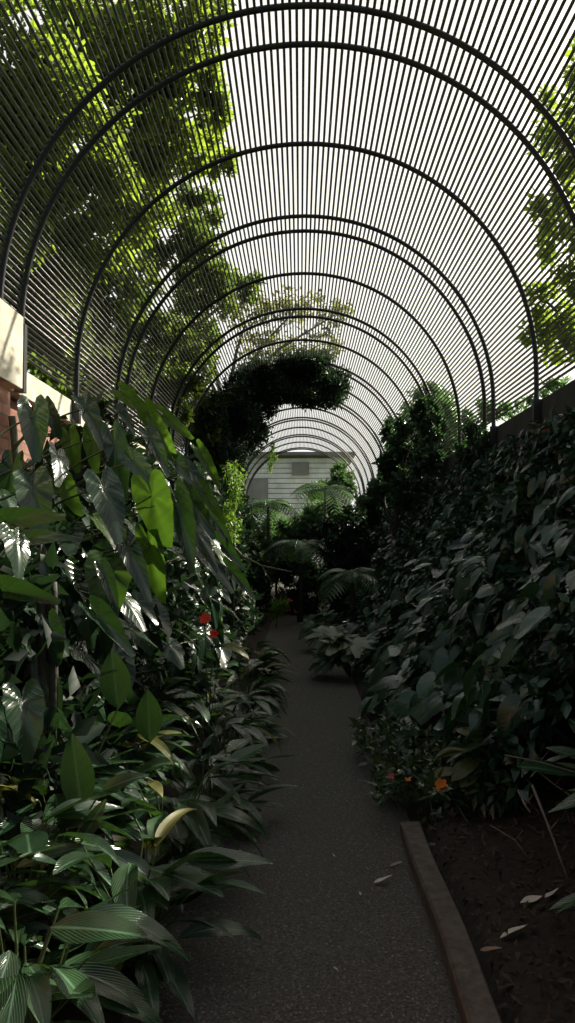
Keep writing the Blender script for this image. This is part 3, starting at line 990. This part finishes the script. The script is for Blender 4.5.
def climber(y0, y1, label, n, u0, u1, sz0, sz1, meshes=HEART):
    yc = (y0 + y1) / 2
    bx = 1.75
    p = thing('heart_leaf_climber', (bx, yc, br(bx, yc)), label, 'climber', RG)
    for k in range(4):
        q = MB()
        yy = y0 + (y1 - y0) * (k + .5) / 4
        pts = [Vector((bx, yc, br(bx, yc) - .03))] + [bank(u, yy + rv(-.1, .1)) + Vector((.12, 0, -.1)) for u in np.linspace(max(.3, u0), u1, 4)]
        q.tube(pts, [.018, .015, .013, .011, .008], 6)
        q.build('stem', M['stem'], p, smooth=True)
    for k in range(n):
        u, yy = rv(u0, u1), rv(y0, y1)
        pos = bank(u, yy) + Vector((rv(-.12, .10), 0, rv(-.12, .12)))
        pos.x = min(pos.x, 1.93)
        tip = Vector((rv(-1.0, -.1), rv(-.7, .3), rv(-1.0, -.15)))
        nrm = Vector((rv(-.9, -.1), rv(-.5, .3), rv(.3, 1)))
        s = (sz0 + (sz1 - sz0) * u) * rv(.75, 1.25)
        put_leaf(p, rnd.choice(meshes), pos, tip, nrm, s, rv(.8, 1.1) * (1 - .4 * u), pos + Vector((rv(.03, .09), rv(-.05, .1), -rv(.05, .12))), .003, sag=.05)
    P = [blob(bank(rv(u0, u1), rv(y0, y1)) + Vector((.07, 0, -.04)), (.13, .16, .13), 16, .1) for _ in range(int(210 * (y1 - y0) * (u1 - u0)) + 60)]
    P = np.concatenate(P)
    P[:, 0] = np.minimum(P[:, 0], 1.97)
    foliage(p, P, .105, 'bank', aspect=.5, droop=(-.9, -.3, -.8))
    return p


for y0, y1, u0, u1, n, lab in (
    (2.6, 4.4, .55, 1, 90, 'upper climber nearest the camera at the right picture edge, small pale-glinting leaves'),
    (4.4, 5.7, .50, 1, 98, 'climber with bright silvery leaf tips below the first hoop foot on the right parapet'),
    (5.7, 7.2, .50, 1, 98, 'climber high on the right wall below the second hoop foot'),
    (7.2, 8.9, .45, 1, 98, 'climber on the right wall below the paired hoops'),
    (8.9, 11.2, .35, 1, 98, 'climber on the right bank under the tall leafy shrub'),
    (11.2, 14.5, .0, 1, 98, 'climber on the right bank beyond the low feathery palm'),
    (14.5, 19.0, .0, 1, 90, 'climber on the right wall level with the end of the path'),
    (19.0, 27.0, .0, 1, 90, 'climber furthest along the right wall, under the last hoops'),
    (4.3, 5.6, .18, .62, 80, 'climber with large dim heart-shaped leaves low on the bank above the olive-leaved plant'),
    (5.5, 7.0, .05, .60, 95, 'climber with broad dull heart leaves beside the widest part of the path'),
    (7.0, 8.8, .0, .55, 95, 'climber trailing pale-edged leaves to the right path edge'),
    (8.8, 11.2, .0, .5, 95, 'climber spilling to the path edge before the low feathery palm'),
):
    climber(y0, y1, lab, n, u0, u1, .27, .10)

# big lobed leaf plant at the right edge of the path
def lobed(px, py, d, label, n, sz):
    c = at(px, py, d)
    p = thing('split_leaf_plant', (c.x, d, br(c.x, d) if c.x > .62 else 0.0), label, 'plant')
    for k in range(n):
        az = rv(PI * .55, PI * 1.7)
        pos = Vector((c.x + .18 * math.cos(az), d + .2 * math.sin(az), p.location.z + rv(.2, .55)))
        put_leaf(p, rnd.choice(LOBED), pos, (math.cos(az), math.sin(az), rv(-.5, .2)), (rv(-.3, .3), rv(-.5, 0), 1), sz * rv(.8, 1.2), 1, Vector(p.location), .006)
    return p
lobed(350, 660, 9.6, 'split-leaved plant reaching over the right path edge with pale green fingers', 14, .38)
lobed(330, 640, 12.0, 'split-leaved plant furthest along the right path edge', 12, .36)

# olive-leaved plant and dark strap clump at right
clump(1.02, 4.55, 16, .16, .26, 'dim olive plant with rounded upright leaves in the right bed', (-.4, -.3), None, DIM, name='olive_leaf_plant', erect=.6, spread=.14, smin=.15, smax=.42)
clump(1.48, 3.70, 22, .32, .48, 'dark long-bladed clump at the right picture edge over the mulch', (-.2, -.1), None, STRAP, name='dark_blade_clump', erect=.6, spread=.2, yellow=0)
clump(1.45, 3.0, 24, .3, .5, 'dark blades drooping over the mulch in the lower right corner', (-.1, .2), None, STRAP, name='dark_blade_clump', erect=.4, spread=.2, yellow=0)
# ground cover with flowers
gx, gy = 0.80, 5.0
gc = thing('ground_cover', (gx, gy, br(gx, gy)), 'low glossy ground cover spilling onto the path around the end of the timber edging', 'plant')
P = []
for k in range(150):
    q0 = at(rv(362, 460), 0, 1)
    yy = rv(4.4, 6.3)
    xx = rv(.42, 1.15)
    P.append(blob((xx, yy, .08 + rv(0, .20) * (1 - abs(xx - .85))), (.07, .07, .05), 16, .1))
foliage(gc, np.concatenate(P), .075, 'ground', up=.9)
q = MB()
for k in range(14):
    a = rv(0, 6.28)
    q.tube([(gx, gy, .04), (gx + .25 * math.cos(a), gy + .4 * math.sin(a), .12), (gx + .32 * math.cos(a), gy + .7 * math.sin(a), .1)], [.006, .005, .003], 5)
q.build('stem', M['stem'], gc, smooth=True)


def flower(parent, p, r, mat, label, n=5, stalk=None, nrm=(0, -1, .4)):
    f_ = MB()
    nv = Vector(nrm).normalized()
    u = nv.orthogonal().normalized(); w_ = nv.cross(u)
    for k in range(n):
        a = 2 * PI * k / n
        d_ = u * math.cos(a) + w_ * math.sin(a)
        e_ = nv.cross(d_)
        o_ = Vector(p)
        f_.add([o_, o_ + d_ * r * .55 + e_ * r * .38 + nv * r * .2, o_ + d_ * r * 1.0 + e_ * r * .22 + nv * r * .3, o_ + d_ * r * 1.05 - e_ * r * .22 + nv * r * .3, o_ + d_ * r * .55 - e_ * r * .38 + nv * r * .2, o_ + d_ * r * .6 + nv * r * .1],
               [(0, 1, 5), (1, 2, 5), (2, 3, 5), (3, 4, 5), (4, 0, 5)])
    o = f_.build('flower', M[mat], parent, smooth=True)
    o['label'] = label
    if stalk is not None:
        s_ = MB(); a = Vector(stalk)
        s_.tube([a, (a + Vector(p)) / 2 + Vector((0, 0, .05)), Vector(p) - nv * .004], [.005, .004, .003], 5)
        s_.build('flower_stalk', M['petiole'], parent, smooth=True)


flower(gc, at(441, 785, 4.36), .034, 'orange', 'orange flower', 6, (gx + .02, gy, .08))
flower(gc, at(391, 776, 4.55), .018, 'pink', 'small pink flower', 4, (gx - .1, gy, .08))
flower(gc, at(408, 780, 4.45), .02, 'orange', 'dull orange flower seen from the side', 4, (gx - .1, gy, .08), (0, -.3, 1))
# red flowers in the left bed
r0 = at(208, 660, 6.0)
rf = thing('red_flower_plant', (r0.x, 6.0, bl(r0.x, 6.0)), 'plant with two small red flowers among the dark leaves left of the path', 'plant')
flower(rf, at(205, 619, 5.9), .042, 'red', 'upper red flower', 6, rf.location)
flower(rf, at(214, 634, 5.9), .034, 'red', 'lower red flower', 5, rf.location)
for k in range(12):
    az = rv(0, 6.28)
    put_leaf(rf, rnd.choice(STRAP), Vector(rf.location) + Vector((.08 * math.cos(az), .08 * math.sin(az), rv(.1, .4))), (math.cos(az), math.sin(az), rv(-.1, .7)), (0, -.2, 1), rv(.2, .3), 1, Vector(rf.location), .004)
put_leaf(rf, STRAPY[0], at(222, 645, 5.8), Vector((1, -.3, -.05)), (0, -.5, .8), .22, 1.2, Vector(rf.location), .004)

# orange leaf added by the pier, standing in for sunlit brick
a = at(27, 556, 4.6)
dl = thing('stand_in_leaf', a, 'orange-brown leaf added for the sunlit brick glimpsed through the stalks', 'leaf')
V, Fc = cloud(blob((0, 0, 0), (.03, .03, .06), 9, .1), .11, droop=(0, 0, -1.5))
obj('stand_in_blade', fast_mesh('stand_in_blade', V, Fc, M['brickorange']), dl)
q = MB(); q.tube([a + Vector((-.02, .12, .16)), a + Vector((0, .04, .06)), a], [.003, .003, .003], 5); q.build('leaf_stalk', M['twig'], dl)

# ------------------------------------------------------------------ edging, mulch, gravel, litter
def edging(x0, y0, x1, y1, label):
    p = thing('timber_edging', (x0, y0, 0.0), label, 'edging', 'timber path edging')
    q = MB()
    n = 14
    V, Fc = [], []
    for i in range(n + 1):
        t = i / n
        y = y0 + (y1 - y0) * t
        x = x0 + (x1 - x0) * t + .006 * math.sin(4 * t * PI)
        end = .012 if i in (0, n) else 0
        for dx, dz in ((-.05, -.04), (-.052, .060), (-.042, .075 - end), (.042, .078 - end), (.052, .062), (.05, -.04)):
            V.append((x + dx, y, dz + .002 * math.sin(7 * t * PI)))
    for i in range(n):
        for k in range(5):
            a = i * 6 + k
            Fc.append((a, a + 1, a + 7, a + 6))
    Fc.append((5, 4, 3, 2, 1, 0)); m_ = n * 6
    Fc.append(tuple(range(m_, m_ + 6)))
    q.add(V, [f[::-1] for f in Fc])
    o = q.build('board', M['timber'], p)
    for y in (y0 + .25, y1 - .3):
        s = MB(); s.box(x1 + .052, x1 + .085, y - .02, y + .02, -.05, .055); s.build('stake', M['timber'], p, bevel=.004)
    return p


edging(0.555, 1.2, 0.575, 4.42, 'near weathered timber edging board along the right side of the path')

pts = []
P = np.stack([nr.uniform(-.56, .5, 14000), 2.3 + 9 * nr.uniform(0, 1, 14000) ** 1.6, np.zeros(14000)], 1)
P[:, 2] = [path_h(x, y) + .001 for x, y, z in P]
n = len(P)
s = nr.uniform(.0025, .0075, (n, 1))
ang = nr.uniform(0, 6.28, n)
ca, sa = np.cos(ang), np.sin(ang)
base_v = np.array([(1, 0, 0), (0, 1, 0), (-1, 0, 0), (0, -1, 0), (0.1, 0.1, .7)])
V = np.zeros((n, 5, 3))
for i, b in enumerate(base_v):
    V[:, i, 0] = b[0] * ca - b[1] * sa * .7
    V[:, i, 1] = b[0] * sa + b[1] * ca * .7
    V[:, i, 2] = b[2]
V = V * s[:, None, :] + P[:, None, :]
base = (np.arange(n) * 5)[:, None]
Fc = np.concatenate([base + np.array([[a, (a + 1) % 4, 4]]) for a in range(4)], 0)
o = obj('gravel', fast_mesh('gravel', V.reshape(-1, 3), Fc, M['pebble']))
o.data.polygons.foreach_set('use_smooth', [False] * len(o.data.polygons))
tag(o, 'loose dark gravel scattered over the path surface', 'gravel', kind='stuff')
n = 3200
xs, ys = nr.uniform(.64, 2.0, n), 2.2 + 3.2 * nr.uniform(0, 1, n)
P = np.stack([xs, ys, [br(x, y) + .004 for x, y in zip(xs, ys)]], 1)
V, Fc = cloud(P, .05, up=1.4, aspect=.35, jitter=1.0)
o = obj('bark_mulch', fast_mesh('bark_mulch', V, Fc, M['chip']))
tag(o, 'dark bark mulch and leaf litter covering the right bed', 'mulch', kind='stuff')


def litter(px, py, ln, az, label, mat='dry', w=.4):
    v = RM @ Vector((px - 287.5, 511.5 - py, -F))
    t = -(EYE - .012) / v.z
    p = Vector((0, 0, EYE)) + v * t
    if p.x > .62:
        t = -(EYE - br(p.x, p.y) - .02) / v.z
        p = Vector((0, 0, EYE)) + v * t
    me = lance_leaf('fallen_leaf', M[mat], w, int(px), droop=-.25, fold=.5)
    o = bpy.data.objects.new('fallen_leaf', me)
    COL.objects.link(o)
    o.matrix_world = Matrix.Translation(p) @ Matrix.Rotation(az, 4, 'Z') @ Matrix.Rotation(rv(-.2, .2), 4, 'Y') @ Matrix.Diagonal((ln, ln, ln, 1))
    return tag(o, label, 'leaf', 'fallen leaves on the ground')


litter(374, 883, .085, -1.2, 'largest pale curled fallen leaf on the path beside the timber edging')
litter(390, 866, .06, -1.3, 'brownish fallen leaf against the timber edging behind the largest pale one', 'drybrown')
litter(232, 853, .045, -1.4, 'small tan fallen leaf on the path near the left clumps')
litter(335, 857, .025, .4, 'tiny pale scrap of leaf in the middle of the path')
litter(361, 895, .022, .2, 'tiny pale leaf bit on the path in front of the largest pale fallen leaf')
litter(500, 938, .12, -1.2, 'long pale fallen leaf on the dark mulch, nearest in the right bed')
litter(545, 898, .08, -1.0, 'white curled fallen leaf on the mulch further into the right bed')
litter(520, 903, .09, -1.4, 'thin pale fallen leaf lying beside the white curled one on the mulch')
litter(480, 950, .07, -1.8, 'pinkish brown fallen leaf on the mulch beside the timber edging', 'drybrown')
litter(338, 970, .02, .8, 'tiny pale leaf bit on the nearest part of the path')

for (pts, label) in (
    ([(505, 755, 3.6), (540, 762, 3.5), (585, 775, 3.4)], 'longest pale dry stalk crossing the dark clump at the right'),
    ([(530, 765, 3.7), (555, 785, 3.6), (580, 802, 3.5)], 'thin dry stalk slanting below the longest pale one'),
    ([(518, 790, 3.6), (525, 805, 3.55), (530, 812, 3.5)], 'short thick pale cane end beside the dark blades'),
    ([(532, 785, 3.4), (550, 830, 3.3), (568, 880, 3.2)], 'grey cane leaning steeply over the right mulch'),
    ([(490, 825, 3.9), (515, 840, 3.8), (530, 860, 3.75)], 'bent dark twig arching over the mulch'),
):
    P_ = [at(*q) for q in pts]
    tw = thing('dry_cane', P_[0], label, 'twig', 'dry canes in the right bed')
    q = MB()
    r = .0055 if 'cane' in label else .003
    q.tube(P_, [r, r * .9, r * .7], 6)
    q.build('shaft', M['twig'], tw, smooth=True)
    q = MB(); q.tube([P_[1], P_[1] + Vector((.03, -.02, .05))], [r * .7, r * .3], 5); q.build('side_shoot', M['twig'], tw, smooth=True)
